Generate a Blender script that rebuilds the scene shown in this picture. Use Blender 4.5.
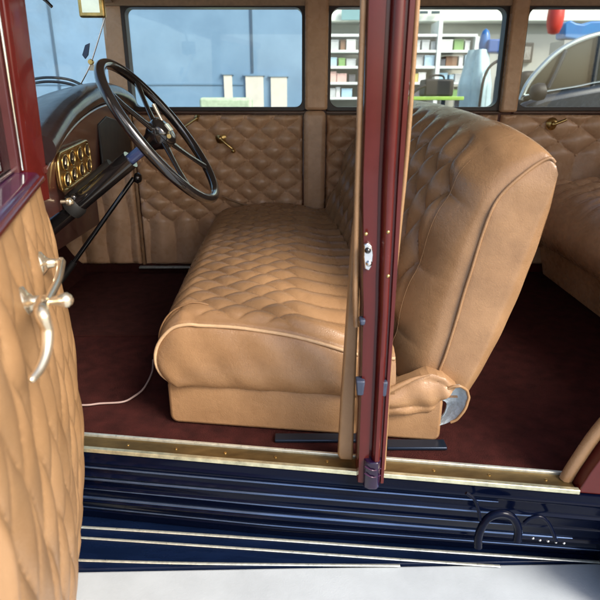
import bpy, math, random
import numpy as np
from mathutils import Vector, Matrix
R = math.radians
random.seed(7)
for o in list(bpy.data.objects): bpy.data.objects.remove(o)
scn = bpy.context.scene
col = scn.collection

# ------------------------------------------------------------------ camera
CAMZ, PITCH, F = 1.32, R(20), 560.0
cd = bpy.data.cameras.new('camera'); cam = bpy.data.objects.new('camera', cd); col.objects.link(cam)
cd.sensor_width = 36; cd.lens = 36 * F / 600; cd.clip_start = .02; cd.clip_end = 500
cam.location = (0, 0, CAMZ); cam.rotation_euler = (math.pi/2 - PITCH, 0, 0)
scn.camera = cam
cd.dof.use_dof = True; cd.dof.focus_distance = 1.55; cd.dof.aperture_fstop = 6.3
# ------------------------------------------------------------------ light
SUN = Vector((.57, -.50, .65)).normalized()
w = bpy.data.worlds.new('World'); scn.world = w; w.use_nodes = True
nt = w.node_tree; bg = nt.nodes['Background']
sky = nt.nodes.new('ShaderNodeTexSky'); sky.sky_type = 'NISHITA'; sky.sun_disc = False
sky.sun_elevation = math.asin(SUN.z); sky.sun_rotation = math.atan2(SUN.x, SUN.y)
sky.dust_density = 3.0; sky.air_density = 1.0; sky.ozone_density = .6
nt.links.new(sky.outputs[0], bg.inputs[0]); bg.inputs[1].default_value = .15
sd = bpy.data.lights.new('sun', 'SUN'); sd.energy = 2.0; sd.angle = R(24); sd.color = (1, .95, .87)
so = bpy.data.objects.new('sun', sd); col.objects.link(so)
so.rotation_euler = SUN.to_track_quat('Z', 'Y').to_euler()
scn.view_settings.view_transform = 'Standard'; scn.view_settings.look = 'None'
scn.view_settings.exposure = 1.08; scn.view_settings.gamma = 1
scn.render.engine = 'CYCLES'
scn.cycles.max_bounces = 10; scn.cycles.diffuse_bounces = 6; scn.cycles.transparent_max_bounces = 12

# ------------------------------------------------------------------ helpers
def ray(px, py):
    x = (px-300)/F; y = (300-py)/F; c, s = math.cos(PITCH), math.sin(PITCH)
    return Vector((x, c + y*s, -s + y*c))
def aY(px, py, Y):
    r = ray(px, py); t = Y/r.y; return Vector((r.x*t, Y, CAMZ + r.z*t))
def aZ(px, py, z):
    r = ray(px, py); t = (z-CAMZ)/r.z; return Vector((r.x*t, r.y*t, z))
def side(x): return 1.03 - .137*x          # near flank of the car
def lerp(a, b, t): return a + (b-a)*t
def smooth(pts, n=8):
    P = [Vector(p) for p in pts]; out = []
    for i in range(len(P)-1):
        p0 = P[max(i-1, 0)]; p1 = P[i]; p2 = P[i+1]; p3 = P[min(i+2, len(P)-1)]
        for k in range(n):
            t = k/n
            out.append(.5*((2*p1) + (p2-p0)*t + (2*p0-5*p1+4*p2-p3)*t*t + (3*p1-p0-3*p2+p3)*t**3))
    out.append(P[-1]); return out
class MB:
    def __init__(s): s.v = []; s.f = []
    def add(s, v, f):
        b = len(s.v); s.v += [tuple(p) for p in v]; s.f += [tuple(i+b for i in q) for q in f]; return s
    def hexa(s, c):          # 8 corners: bottom 4 ccw, top 4 ccw
        return s.add(c, [(3,2,1,0),(4,5,6,7),(0,1,5,4),(1,2,6,5),(2,3,7,6),(3,0,4,7)])
    def box(s, x0, x1, y0, y1, z0, z1):
        return s.hexa([(x0,y0,z0),(x1,y0,z0),(x1,y1,z0),(x0,y1,z0),(x0,y0,z1),(x1,y0,z1),(x1,y1,z1),(x0,y1,z1)])
    def prism(s, poly, off):
        n = len(poly); off = Vector(off)
        v = [Vector(p) for p in poly] + [Vector(p)+off for p in poly]
        f = [tuple(range(n))[::-1], tuple(range(n, 2*n))] + [(i, (i+1)%n, (i+1)%n+n, i+n) for i in range(n)]
        return s.add(v, f)
    def tube(s, pts, r, seg=10, n=6, flat=1.0, sm=True, up=None):
        P = smooth(pts, n) if sm else [Vector(p) for p in pts]
        m = len(P); v = []; f = []
        up = Vector(up) if up else None
        T0 = (P[1]-P[0]).normalized()
        if up is None: up = Vector((0,0,1)) if abs(T0.z) < .9 else Vector((0,1,0))
        N = (up - T0*up.dot(T0)).normalized()
        for i in range(m):
            T = (P[min(i+1, m-1)] - P[max(i-1, 0)]).normalized()
            N = (N - T*N.dot(T)).normalized(); B = T.cross(N)
            if callable(r): rr = r(i/(m-1))
            else: rr = r
            for k in range(seg):
                a = 2*math.pi*k/seg
                v.append(P[i] + N*math.cos(a)*rr*flat + B*math.sin(a)*rr)
        for i in range(m-1):
            for k in range(seg):
                k2 = (k+1) % seg
                f.append((i*seg+k, i*seg+k2, (i+1)*seg+k2, (i+1)*seg+k))
        f.append(tuple(range(seg))[::-1]); f.append(tuple(range((m-1)*seg, m*seg)))
        return s.add(v, f)
    def lathe(s, prof, o, ax, seg=20):     # prof: (radius, along)
        o = Vector(o); ax = Vector(ax).normalized()
        N = ax.orthogonal().normalized(); B = ax.cross(N); v = []; f = []
        for r_, h in prof:
            for k in range(seg):
                a = 2*math.pi*k/seg; v.append(o + ax*h + (N*math.cos(a)+B*math.sin(a))*r_)
        for i in range(len(prof)-1):
            for k in range(seg):
                k2 = (k+1) % seg; f.append((i*seg+k, i*seg+k2, (i+1)*seg+k2, (i+1)*seg+k))
        f.append(tuple(range(seg))[::-1]); f.append(tuple(range((len(prof)-1)*seg, len(prof)*seg)))
        return s.add(v, f)
    def torus(s, o, ax, R_, r_, seg=64, ms=12):
        o = Vector(o); ax = Vector(ax).normalized(); N = ax.orthogonal().normalized(); B = ax.cross(N); v = []; f = []
        for i in range(seg):
            a = 2*math.pi*i/seg; d = N*math.cos(a)+B*math.sin(a)
            for k in range(ms):
                b = 2*math.pi*k/ms; v.append(o + d*(R_+r_*math.cos(b)) + ax*r_*math.sin(b))
        for i in range(seg):
            for k in range(ms):
                f.append((i*ms+k, ((i+1)%seg)*ms+k, ((i+1)%seg)*ms+(k+1)%ms, i*ms+(k+1)%ms))
        return s.add(v, f)
    def grid(s, fn, nu, nv):
        v = [fn(i/nu, j/nv) for j in range(nv+1) for i in range(nu+1)]; q = nu+1
        return s.add(v, [(j*q+i, j*q+i+1, (j+1)*q+i+1, (j+1)*q+i) for j in range(nv) for i in range(nu)])
    def slab(s, fn, fb, nu, nv):           # closed sheet between front fn and back fb
        b = len(s.v); q = nu+1; n = q*(nv+1)
        s.grid(fn, nu, nv); s.v += [tuple(fb(i/nu, j/nv)) for j in (0, nv) for i in range(nu+1)]
        # simple back: one quad with sides
        B0 = b+n; B1 = B0+q
        for i in range(nu):
            s.f.append((b+i+1, b+i, B0+i, B0+i+1)); s.f.append((b+nv*q+i, b+nv*q+i+1, B1+i+1, B1+i))
        for i in range(nu): s.f.append((B0+i, B1+i, B1+i+1, B0+i+1))
        s.f.append(tuple([b+j*q for j in range(nv+1)] + [B1, B0]))
        s.f.append(tuple([b+j*q+nu for j in range(nv, -1, -1)] + [B0+nu, B1+nu]))
        return s
    def build(s, name, m, parent=None, bevel=0, flat=False, recalc=True):
        me = bpy.data.meshes.new(name); me.from_pydata([tuple(p) for p in s.v], [], s.f)
        if recalc:
            import bmesh
            b = bmesh.new(); b.from_mesh(me); bmesh.ops.recalc_face_normals(b, faces=b.faces); b.to_mesh(me); b.free()
        o = bpy.data.objects.new(name, me); col.objects.link(o); me.materials.append(m)
        if not flat:
            me.polygons.foreach_set('use_smooth', [True]*len(me.polygons))
            try: me.set_sharp_from_angle(angle=R(52))
            except Exception: pass
        if parent:
            o.parent = parent
            if parent.type == 'EMPTY': o.location = -parent.location
        if bevel:
            bv = o.modifiers.new('bevel', 'BEVEL'); bv.width = bevel; bv.segments = 3; bv.limit_method = 'ANGLE'; bv.angle_limit = R(35)
        return o
def tag(o, label, cat=None, group=None, kind=None):
    if label: o['label'] = label
    if cat: o['category'] = cat
    if group: o['group'] = group
    if kind: o['kind'] = kind
    return o
def empty(name, loc, label, cat, group=None):
    o = bpy.data.objects.new(name, None); col.objects.link(o); o.location = loc; o.empty_display_size = .1
    return tag(o, label, cat, group)

# ------------------------------------------------------------------ materials
def mat(name, c, rough=.5, metal=0, coat=0, spec=.5, var=0, vscale=8, bump=0, bscale=200, c2=None, sheen=0, bdist=.002, stretch=None, emis=None):
    m = bpy.data.materials.new(name); m.use_nodes = True; t = m.node_tree; p = t.nodes['Principled BSDF']
    p.inputs['Base Color'].default_value = (*c, 1); p.inputs['Roughness'].default_value = rough
    p.inputs['Metallic'].default_value = metal; p.inputs['Coat Weight'].default_value = coat
    p.inputs['Coat Roughness'].default_value = .06; p.inputs['Specular IOR Level'].default_value = spec
    p.inputs['Sheen Weight'].default_value = sheen
    tc = t.nodes.new('ShaderNodeTexCoord'); src = tc.outputs['Object']
    if stretch:
        mp = t.nodes.new('ShaderNodeMapping'); mp.inputs['Scale'].default_value = stretch
        t.links.new(src, mp.inputs[0]); src = mp.outputs[0]
    if var or c2:
        n = t.nodes.new('ShaderNodeTexNoise'); n.inputs['Scale'].default_value = vscale; n.inputs['Detail'].default_value = 7; n.inputs['Roughness'].default_value = .62
        t.links.new(src, n.inputs[0])
        cr = t.nodes.new('ShaderNodeValToRGB'); cr.color_ramp.elements[0].position = .3; cr.color_ramp.elements[1].position = .7
        a = [x*(1-var) for x in c]; b = c2 if c2 else [min(1, x*(1+var)) for x in c]
        cr.color_ramp.elements[0].color = (*a, 1); cr.color_ramp.elements[1].color = (*b, 1)
        t.links.new(n.outputs[0], cr.inputs[0]); t.links.new(cr.outputs[0], p.inputs['Base Color'])
        mr = t.nodes.new('ShaderNodeMapRange'); mr.inputs[3].default_value = max(0.02, rough-.1); mr.inputs[4].default_value = min(1, rough+.12)
        t.links.new(n.outputs[0], mr.inputs[0]); t.links.new(mr.outputs[0], p.inputs['Roughness'])
    if bump:
        n2 = t.nodes.new('ShaderNodeTexNoise'); n2.inputs['Scale'].default_value = bscale; n2.inputs['Detail'].default_value = 4
        t.links.new(src, n2.inputs[0])
        bp = t.nodes.new('ShaderNodeBump'); bp.inputs['Strength'].default_value = bump; bp.inputs['Distance'].default_value = bdist
        t.links.new(n2.outputs[0], bp.inputs['Height']); t.links.new(bp.outputs[0], p.inputs['Normal'])
    if emis:
        p.inputs['Emission Color'].default_value = (*c, 1); p.inputs['Emission Strength'].default_value = emis
    return m
def leather_mat(name, c, c2, rough=.42):
    m = bpy.data.materials.new(name); m.use_nodes = True; t = m.node_tree; p = t.nodes['Principled BSDF']
    tc = t.nodes.new('ShaderNodeTexCoord'); src = tc.outputs['Object']
    n = t.nodes.new('ShaderNodeTexNoise'); n.inputs['Scale'].default_value = 9; n.inputs['Detail'].default_value = 8; n.inputs['Roughness'].default_value = .65
    t.links.new(src, n.inputs[0])
    cr = t.nodes.new('ShaderNodeValToRGB'); cr.color_ramp.elements[0].position = .33; cr.color_ramp.elements[1].position = .68
    cr.color_ramp.elements[0].color = (*c, 1); cr.color_ramp.elements[1].color = (*c2, 1)
    t.links.new(n.outputs[0], cr.inputs[0]); t.links.new(cr.outputs[0], p.inputs['Base Color'])
    v = t.nodes.new('ShaderNodeTexVoronoi'); v.inputs['Scale'].default_value = 330; v.feature = 'F1'
    n3 = t.nodes.new('ShaderNodeTexNoise'); n3.inputs['Scale'].default_value = 26; n3.inputs['Detail'].default_value = 6; n3.inputs['Distortion'].default_value = .8
    t.links.new(src, v.inputs['Vector']); t.links.new(src, n3.inputs[0])
    b1 = t.nodes.new('ShaderNodeBump'); b1.inputs['Strength'].default_value = .22; b1.inputs['Distance'].default_value = .0008
    b2 = t.nodes.new('ShaderNodeBump'); b2.inputs['Strength'].default_value = .3; b2.inputs['Distance'].default_value = .0035
    t.links.new(v.outputs['Distance'], b1.inputs['Height']); t.links.new(n3.outputs[0], b2.inputs['Height'])
    ve = t.nodes.new('ShaderNodeTexVoronoi'); ve.feature = 'DISTANCE_TO_EDGE'; ve.inputs['Scale'].default_value = 150
    nw = t.nodes.new('ShaderNodeTexNoise'); nw.inputs['Scale'].default_value = 22; mxv = t.nodes.new('ShaderNodeMixRGB'); mxv.inputs[0].default_value = .06
    t.links.new(src, nw.inputs[0]); t.links.new(src, mxv.inputs[1]); t.links.new(nw.outputs['Color'], mxv.inputs[2]); t.links.new(mxv.outputs[0], ve.inputs['Vector'])
    vr = t.nodes.new('ShaderNodeMapRange'); vr.inputs[2].default_value = .12; t.links.new(ve.outputs['Distance'], vr.inputs[0])
    b0 = t.nodes.new('ShaderNodeBump'); b0.inputs['Strength'].default_value = .16; b0.inputs['Distance'].default_value = .0006
    t.links.new(vr.outputs[0], b0.inputs['Height']); t.links.new(b0.outputs[0], b1.inputs['Normal'])
    t.links.new(b1.outputs[0], b2.inputs['Normal']); t.links.new(b2.outputs[0], p.inputs['Normal'])
    mr = t.nodes.new('ShaderNodeMapRange'); mr.inputs[3].default_value = rough-.1; mr.inputs[4].default_value = rough+.14
    t.links.new(n3.outputs[0], mr.inputs[0]); t.links.new(mr.outputs[0], p.inputs['Roughness'])
    p.inputs['Specular IOR Level'].default_value = .5
    return m
def glass_mat(name, tint=(.93,.97,.96), gl=.10, refl_smear=0, refl_col=(.75,.85,.75), ior=1.45, const=None):
    m = bpy.data.materials.new(name); m.use_nodes = True; t = m.node_tree
    for n in list(t.nodes): t.nodes.remove(n)
    out = t.nodes.new('ShaderNodeOutputMaterial'); tr = t.nodes.new('ShaderNodeBsdfTransparent'); tr.inputs[0].default_value = (*tint, 1)
    gs = t.nodes.new('ShaderNodeBsdfGlossy'); gs.inputs['Roughness'].default_value = .03
    fr = t.nodes.new('ShaderNodeFresnel'); fr.inputs[0].default_value = ior
    mx = t.nodes.new('ShaderNodeMixShader'); (t.links.new(fr.outputs[0], mx.inputs[0]) if const is None else setattr(mx.inputs[0], 'default_value', const)); t.links.new(tr.outputs[0], mx.inputs[1]); t.links.new(gs.outputs[0], mx.inputs[2])
    last = mx
    if refl_smear:  # pale diagonal streaks painted into the glass for a reflection
        tc = t.nodes.new('ShaderNodeTexCoord'); mp = t.nodes.new('ShaderNodeMapping'); mp.inputs['Rotation'].default_value = (R(40), 0, 0); mp.inputs['Scale'].default_value = (1, 1.2, 6)
        n = t.nodes.new('ShaderNodeTexNoise'); n.inputs['Scale'].default_value = 2.2; n.inputs['Detail'].default_value = 8
        t.links.new(tc.outputs['Object'], mp.inputs[0]); t.links.new(mp.outputs[0], n.inputs[0])
        mr = t.nodes.new('ShaderNodeMapRange'); mr.inputs[1].default_value = .42; mr.inputs[2].default_value = .75; mr.inputs[4].default_value = refl_smear
        t.links.new(n.outputs[0], mr.inputs[0])
        df = t.nodes.new('ShaderNodeBsdfTranslucent'); df.inputs[0].default_value = (*refl_col, 1)
        m2 = t.nodes.new('ShaderNodeMixShader'); t.links.new(mr.outputs[0], m2.inputs[0]); t.links.new(mx.outputs[0], m2.inputs[1]); t.links.new(df.outputs[0], m2.inputs[2]); last = m2
    t.links.new(last.outputs[0], out.inputs[0]); return m

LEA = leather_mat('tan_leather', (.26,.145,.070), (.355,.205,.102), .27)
LEAD = leather_mat('tan_leather_lifted', (.50,.295,.16), (.66,.41,.24), .26)  # same leather in a lighter copy, standing in for light in the dim cabin
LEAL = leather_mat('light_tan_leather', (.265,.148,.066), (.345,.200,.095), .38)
PIPE = mat('tan_piping', (.56,.37,.21), .38, var=.1, vscale=60)
MAR = mat('maroon_paint', (.080,.009,.007), .22, coat=.3, spec=.35, var=.12, vscale=14, bump=.06, bscale=25, bdist=.003)
MARD = mat('dark_maroon_paint', (.06,.010,.012), .3, coat=.6, var=.15)
PURN = mat('navy_purple_paint', (.012,.003,.022), .2, coat=.4, var=.3, vscale=30)
PUR = mat('polished_purple_maroon_paint', (.045,.005,.035), .2, coat=.5, var=.3, vscale=30, bump=.15, bscale=14, bdist=.004)
NAVY = mat('navy_paint', (.0015,.003,.012), .10, coat=.0, spec=.14, var=.2, bump=.12, bscale=9, bdist=.006, stretch=(.35,1,1))
NAVY2 = mat('navy_rubber_cover', (.003,.008,.028), .26, coat=.4, spec=.3, var=.25, vscale=40, bump=.15, bscale=60, stretch=(.2,1,1))
BLK = mat('black_enamel', (.010,.009,.009), .16, coat=.8, bump=.05, bscale=30)
BLKM = mat('matt_black', (.012,.011,.010), .55, var=.2)
RUB = mat('black_rubber', (.014,.012,.011), .45, var=.3, vscale=50, bump=.2, bscale=80)
CHR = mat('chrome', (.80,.80,.78), .14, metal=1, var=.1, vscale=60)
ALU = mat('worn_aluminium', (.74,.76,.66), .3, metal=.7, var=.2, vscale=70, bump=.2, bscale=90)
BRASS = mat('brass', (.62,.44,.17), .3, metal=1, var=.3, vscale=50, bump=.2, bscale=60)
BRASSD = mat('tarnished_brass', (.17,.115,.045), .4, metal=.75, var=.45, vscale=26, bump=.25, bscale=50, stretch=(.4,1,1))
IVORY = mat('cream_nickel', (.80,.68,.48), .14, metal=.85, coat=.5, var=.08, vscale=40)
CARP = mat('maroon_carpet', (.050,.011,.009), 1, spec=.15, var=.4, vscale=25, bump=.9, bscale=420, bdist=.006)
CARPD = mat('brown_carpet', (.052,.014,.011), 1, spec=.15, var=.3, vscale=25, bump=.9, bscale=420, bdist=.006)
WOOD = mat('brown_window_rail', (.10,.045,.022), .35, coat=.4, var=.3, vscale=12, stretch=(.2,1,1))
HEADL = mat('lightened_headlining', (.42,.28,.17), .8, var=.15, vscale=60, bump=.4, bscale=300)  # tone lightened so the roof lining bounces more light into the cabin
DASHW = mat('dark_red_dash', (.075,.022,.016), .3, coat=.6, var=.35, vscale=9, stretch=(1,.3,2))
LINING = mat('grey_blue_lining_cloth', (.45,.54,.60), .85, var=.25, vscale=55, bump=.6, bscale=90, bdist=.006)
PANE = glass_mat('window_glass')
SCREEN = glass_mat('windscreen_glass', tint=(.95,1,.98), refl_smear=.35, const=.05)
DGLASS = mat('dark_car_glass', (.022,.028,.025), .06, spec=.35, c2=(.008,.011,.010), vscale=1.8)
DGLASS.node_tree.nodes['Principled BSDF'].inputs['Alpha'].default_value = .95

# ------------------------------------------------------------------ tufting
def tuft(u, v, w_, l_, zone=None, k=.5):
    """puffed diamonds w_ wide (u) by l_ long (v); beyond the zone (u0,u1,v0,v1) the creases run on as straight pleats"""
    if zone:
        u0, u1, v0, v1 = zone
        if v > v1: v = v1 ; 
        elif v < v0: v = v0
        if u > u1: u = u1
        elif u < u0: u = u0
    a = u/w_ + v/l_; b = u/w_ - v/l_
    return abs(math.sin(math.pi*a)*math.sin(math.pi*b))**k
def soft(u, v, amp=1):   # gentle irregularity
    return amp*(math.sin(u*31+v*17)+math.sin(u*13-v*41+1.3)+math.sin(u*57+v*29+.4)*.5)/2.5

# ================================================================== SETTING
o = MB().box(-30, 30, -20, 60, -.05, .12).build('ground', mat('asphalt', (.22,.22,.21), .9, var=.25, vscale=3, bump=.5, bscale=90, bdist=.01), flat=True); tag(o, None, kind='structure')
PVZ = .305
e0 = aZ(55, 571.5, PVZ); e1 = aZ(300, 567, PVZ); e2 = aZ(600, 562.5, PVZ)
d0 = (e1-e0)/(e1.x-e0.x); d2 = (e2-e1)/(e2.x-e1.x)
pl = [e0 - d0*4, e0, e1, e2, e2 + d2*6, Vector((9,-6,PVZ)), Vector((-6,-6,PVZ))]
pl = [Vector((p.x, p.y, .10)) for p in pl]
o = MB().prism(pl, (0,0,PVZ-.10)).build('added_pale_slab', mat('added_slab_concrete', (.40,.44,.47), .8, var=.08, vscale=9, bump=.2, bscale=300, bdist=.002), bevel=.006); tag(o, None, kind='structure')  # added slab, raised clear of the car's shadow so it stays pale

# ================================================================== THE OLD CAR
car = empty('vintage_car', (.3, 1.8, .12), 'maroon and navy vintage saloon with tan leather seats, its near front door open', 'car')
FW = 2.50; FZ = .55; BELT = 1.277; HEAD = 1.652
# floor
fl = MB().prism([(-1.15, side(-1.15)+.05, .50), (1.5, side(1.5)+.05, .50), (1.5, FW, .50), (-1.15, FW, .50)], (0,0,.05)).build('floor_carpet', CARP, car)
MB().prism([(-.98, side(-1)+.08, .5505), (-.98, side(-1)+.08, .56), (-1.14, side(-1)+.08, .80), (-1.14, side(-1)+.08, .55)], (0, FW-side(-1)-.09, 0)).build('toe_board', CARPD, car)
MB().box(-.93,-.47, 1.75, 2.45, .551, .556).build('floor_mat', CARPD, car)
MB().box(-1.2,-1.15, side(-1.15)+.03, FW, .3, 1.2).build('firewall', BLKM, car)
# sill scuff plate, between pixel lines
def strip(name, pts, zs, m, th, parent=car, dz=0):
    pass
sl = MB()
xs = [-1.0,-.5,0,.57]
top_in = [(x, side(x)+.045, .5535) for x in xs]; top_out = [(x, side(x)+.002, .5535) for x in xs]
sl.prism(top_out + top_in[::-1], (0,0,.004))
sill = sl.build('sill_plate', BRASSD, car)
def line_strip(name, y0, y1, z0, z1, m, par, x0=-1.0, x1=.575, bev=.0015):
    b = MB().hexa([(x0, side(x0)+y0, z0),(x1, side(x1)+y0, z0),(x1, side(x1)+y1, z0),(x0, side(x0)+y1, z0),
                   (x0, side(x0)+y0, z1),(x1, side(x1)+y0, z1),(x1, side(x1)+y1, z1),(x0, side(x0)+y1, z1)])
    return b.build(name, m, par, bevel=bev)
ALUY = mat('yellowed_aluminium', (.74,.72,.50), .3, metal=.8, var=.3, vscale=40, bump=.2, bscale=90)
line_strip('outer_trim_strip', -.007, .004, .550, .5605, ALUY, sill)
line_strip('inner_trim_strip', .046, .054, .55, .563, ALU, sill)
for k in range(9):
    x = -.40 + k*.115; MB().lathe([(.0035,0),(.003,.002),(.001,.0025)], (x, side(x)+.024, .5572), (0,0,1), 8).build('screw', BRASS, sill)
# rocker (body side under the doors) and running board
RBZ = .31
def rocker(u, v):
    x = lerp(-1.1, .95, u); z = lerp(.548, RBZ+.004, v)
    bulge = .012*math.sin(v*math.pi)
    rid = 0
    for c, wd, h in ((.10,.014,.003),(.27,.020,.006),(.45,.014,.0045),(.66,.022,.008),(.86,.014,.004)):
        rid += h*math.exp(-((v-c)/wd)**2)
    y = side(x) - .006 + (.055+.03*max(0,x+.1))*v**1.5 + .02*max(0,x)*v - bulge*.4 - rid
    return (x, y, z)
MB().slab(rocker, lambda u, v: (lerp(-1.1,.95,u), side(0)+.12 - .137*lerp(-1.1,.95,u), lerp(.545, RBZ, v)), 60, 90).build('rocker_panel', NAVY, car)
LB = mat('blue_highlight_line', (.12,.18,.32), .2, metal=.85, var=.25, vscale=6)  # lighter blue tubes drawn as the reflected highlight lines along the rocker
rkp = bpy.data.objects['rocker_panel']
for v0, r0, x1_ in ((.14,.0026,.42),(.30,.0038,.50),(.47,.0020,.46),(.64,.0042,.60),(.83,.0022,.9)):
    MB().tube([Vector(rocker(u, v0 + .03*math.sin(u*2.6+v0*5))) + Vector((0,-.002,.001)) for u in np.linspace(.02, (x1_+1.1)/2.05, 24)], lambda t, r0=r0: r0*(.35+.65*math.sin(t*math.pi)**.4), 8, 3).build('rocker_highlight', LB, rkp)
ri = [Vector((x, side(x)+.115, RBZ-.02)) for x in (-1.6, .93)]
edge_pts = [e0-d0*1.1, e0, e1, e2, e2+d2*.2]
edge_pts = [aZ(x, y, RBZ) for x, y in ((-400,592),(55,571.5),(300,567),(600,562.5),(760,560))]
out = [Vector((p.x, p.y+.006, RBZ-.02)) for p in edge_pts]
ri[1].x = 1.1
rb = MB().prism([ri[0]]+out+[ri[1]], (0,0,.02)).build('running_board', NAVY2, car, bevel=.003)
def px_line(name, pix, z, r_, m, par, flat=.5):
    return MB().tube([aZ(x, y, z) for x, y in pix], r_, 8, 6, flat=flat).build(name, m, par)
px_line('trim_strip', [(40,525),(63,526),(200,534.5),(400,548.5),(600,562)], RBZ+.002, .0044, ALU, rb)
px_line('trim_strip', [(40,535),(63,536.5),(200,545.5),(400,559.5),(500,566)], RBZ+.002, .0038, ALU, rb)
px_line('trim_strip', [(40,558),(60,559.5),(200,563.5),(400,565.5)], RBZ+.002, .0038, ALU, rb)
# navy tube loops standing in front of the rocker panel
SYR = .935
def yline(name, pix, r_, m, par): return MB().tube([aY(x, y, SYR) for x, y in pix], r_, 10, 6).build(name, m, par)
yline('dark_loop', [(478,547),(479,534),(487,519),(500,513.5),(512,517),(518,528),(517,541)], .0085, NAVY, rb)
yline('dark_loop', [(524,523),(531,518),(541,517),(549,524),(556,541)], .004, NAVY, rb)
yline('dark_loop', [(466,493),(474,499),(478,508),(480,520)], .0035, NAVY, rb)
for px_, py_ in ((533,538),(540,540),(548,541),(556,542),(564,543)):
    MB().lathe([(.0028,0),(.0025,.002),(.001,.003)], aY(px_,py_,SYR+.004), (0,-1,0), 8).build('rivet', CHR, rb)
# rear wing edge
wing = MB()
def wingf(u, v):
    a = lerp(R(200), R(-15), u); c = Vector((1.09, 0, .42)); rr = .42
    x = c.x + rr*math.cos(a); z = c.z + rr*math.sin(a)*.85 - .02
    return (x, lerp(side(x)-.08, side(x)+.16, v)-.02*math.sin(v*3), z + .02*math.sin(v*math.pi))
wing.slab(wingf, lambda u, v: tuple(Vector(wingf(u, v))*1 + Vector((.02, 0, -.02))), 30, 12)
wg = wing.build('rear_wing', NAVY, car)
MB().tube([Vector(wingf(u/12, 0)) for u in range(13)], .005, 8, 3).build('wing_bead', ALU, wg)

wh_ = MB().lathe([(.20,0),(.30,.0),(.325,.03),(.325,.11),(.30,.14),(.20,.14)], (1.09, side(1.09)+.0, .445), (0,1,0), 40).build('wheel', RUB, car)
MB().lathe([(.205,0),(.20,.01),(.17,.03),(.07,.03),(.06,-.01),(.03,-.02),(.001,-.021)], (1.09, side(1.09)+.02, .445), (0,1,0), 32).build('rim', MAR, wh_)
MB().box(.95, 2.1, side(1)+.17, FW, .38, .549).build('rear_chassis', BLKM, car)
# near flank behind the rear opening
edge = [(.575,.552),(.59,.60),(.625,.69),(.69,.80),(.78,.90),(.87,.99),(.93,1.10),(.95,1.25)]
poly = [(x, side(x)+.0, z) for x, z in edge] + [(2.1, side(2.1), 1.25), (2.1, side(2.1), .549), (.575, side(.575), .549)]
q = MB().prism(poly, (0,.05,0)).build('quarter_panel', MAR, car, bevel=.004)
MB().tube([(x-.012, side(x)+.035, z+.004) for x, z in edge], .014, 10, 5, flat=.9).build('opening_welt', LEA, q)
MB().box(.95, 1.03, side(1)+.0, side(1)+.05, 1.25, 1.72).build('rear_pillar', MAR, car, bevel=.006)
# near A pillar
def pillar(name, ptsb, ptst, m, bev=.006):
    return MB().hexa([*ptsb, *ptst]).build(name, m, car, bevel=bev)
ap = MB()
prof = [(-.555,.00),(-.545,-.012),(-.530,-.014),(-.524,-.004),(-.517,-.004),(-.512,-.010),(-.500,-.008),(-.497,.004),(-.497,.07),(-.555,.07)]
def extr(prof, yb, z0, z1, shx=0, shy=0, n=1):
    v = []; f = []; k = len(prof)
    for j in range(n+1):
        t = j/n
        for a, b in prof: v.append((a+shx*t, yb(a)+b+shy*t, lerp(z0, z1, t)))
    for j in range(n):
        for i in range(k): f.append((j*k+i, j*k+(i+1)%k, (j+1)*k+(i+1)%k, (j+1)*k+i))
    f.append(tuple(range(k))[::-1]); f.append(tuple(range(n*k, (n+1)*k))); return v, f
prof = [(a-.020, b) for a, b in prof]
v, f = extr(prof, lambda a: side(-.52)-.01, 1.12, 1.72, shx=.016)
ap.add(v, f); A = ap.build('front_pillar', MAR, car, bevel=.0025)
MB().tube([(-.565, side(-.55)-.018, .9), (-.560, side(-.55)-.02, 1.2), (-.551, side(-.55)-.018, 1.7)], .003, 8).build('chrome_strip', CHR, A)
MB().box(-.64,-.575, side(-.55)-.02, side(-.55)+.05, .55, 1.119).build('hinge_post', MARD, A, bevel=.004)
MB().box(-1.2,-.60, side(-.9)-.03, side(-.9)+.03, .35, 1.20).build('cowl_side', MAR, car, bevel=.01)
# B pillar
bp = [(.106,.0),(.108,-.008),(.118,-.010),(.135,-.010),(.137,-.003),(.142,-.003),(.145,-.018),(.150,-.023),(.159,-.023),(.164,-.018),(.166,-.006),(.170,-.006),(.172,-.012),(.180,-.012),(.182,.0),(.182,.06),(.106,.06)]
ys = lambda a: side(.14)-.018
def bsc(z):
    P_ = [(.55,.74,.006),(.75,.76,.006),(.93,.80,.005),(1.02,.86,.003),(1.2,.94,.0),(1.5,1.0,0),(1.74,1.05,0)]
    for (a, p, q_), (c_, r_, t_) in zip(P_, P_[1:]):
        if z <= c_ + 1e-6: f_ = (z-a)/(c_-a); f_ = f_*f_*(3-2*f_); return lerp(p, r_, f_), lerp(q_, t_, f_)
v = []; f = []; kk_ = len(bp); zs_ = np.linspace(.55, 1.74, 60)
for z in zs_:
    sc_, of_ = bsc(z)
    for a_, b_ in bp: v.append((.144+of_+(a_-.144)*sc_, ys(a_)+b_, z))
for j in range(len(zs_)-1):
    for i in range(kk_): f.append((j*kk_+i, j*kk_+(i+1)%kk_, (j+1)*kk_+(i+1)%kk_, (j+1)*kk_+i))
f.append(tuple(range(kk_))[::-1]); f.append(tuple(range(len(v)-kk_, len(v))))
B = MB().add(v, f).build('centre_pillar', MAR, car)
# polished foot of the pillar lapping over the sill
v, f = extr([(.132,-.006),(.135,-.020),(.145,-.027),(.160,-.027),(.167,-.018),(.169,-.006),(.169,.02),(.132,.02)], ys, .545, .612)
ft = MB().add(v, f).build('pillar_foot', PURN, B, bevel=.003)
for z in (.597,.580): MB().tube([(.134, ys(0)-.023, z+.004),(.150, ys(0)-.030, z-.001),(.168, ys(0)-.018, z-.005)], .0013, 8).build('bead', PUR, ft)
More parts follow.
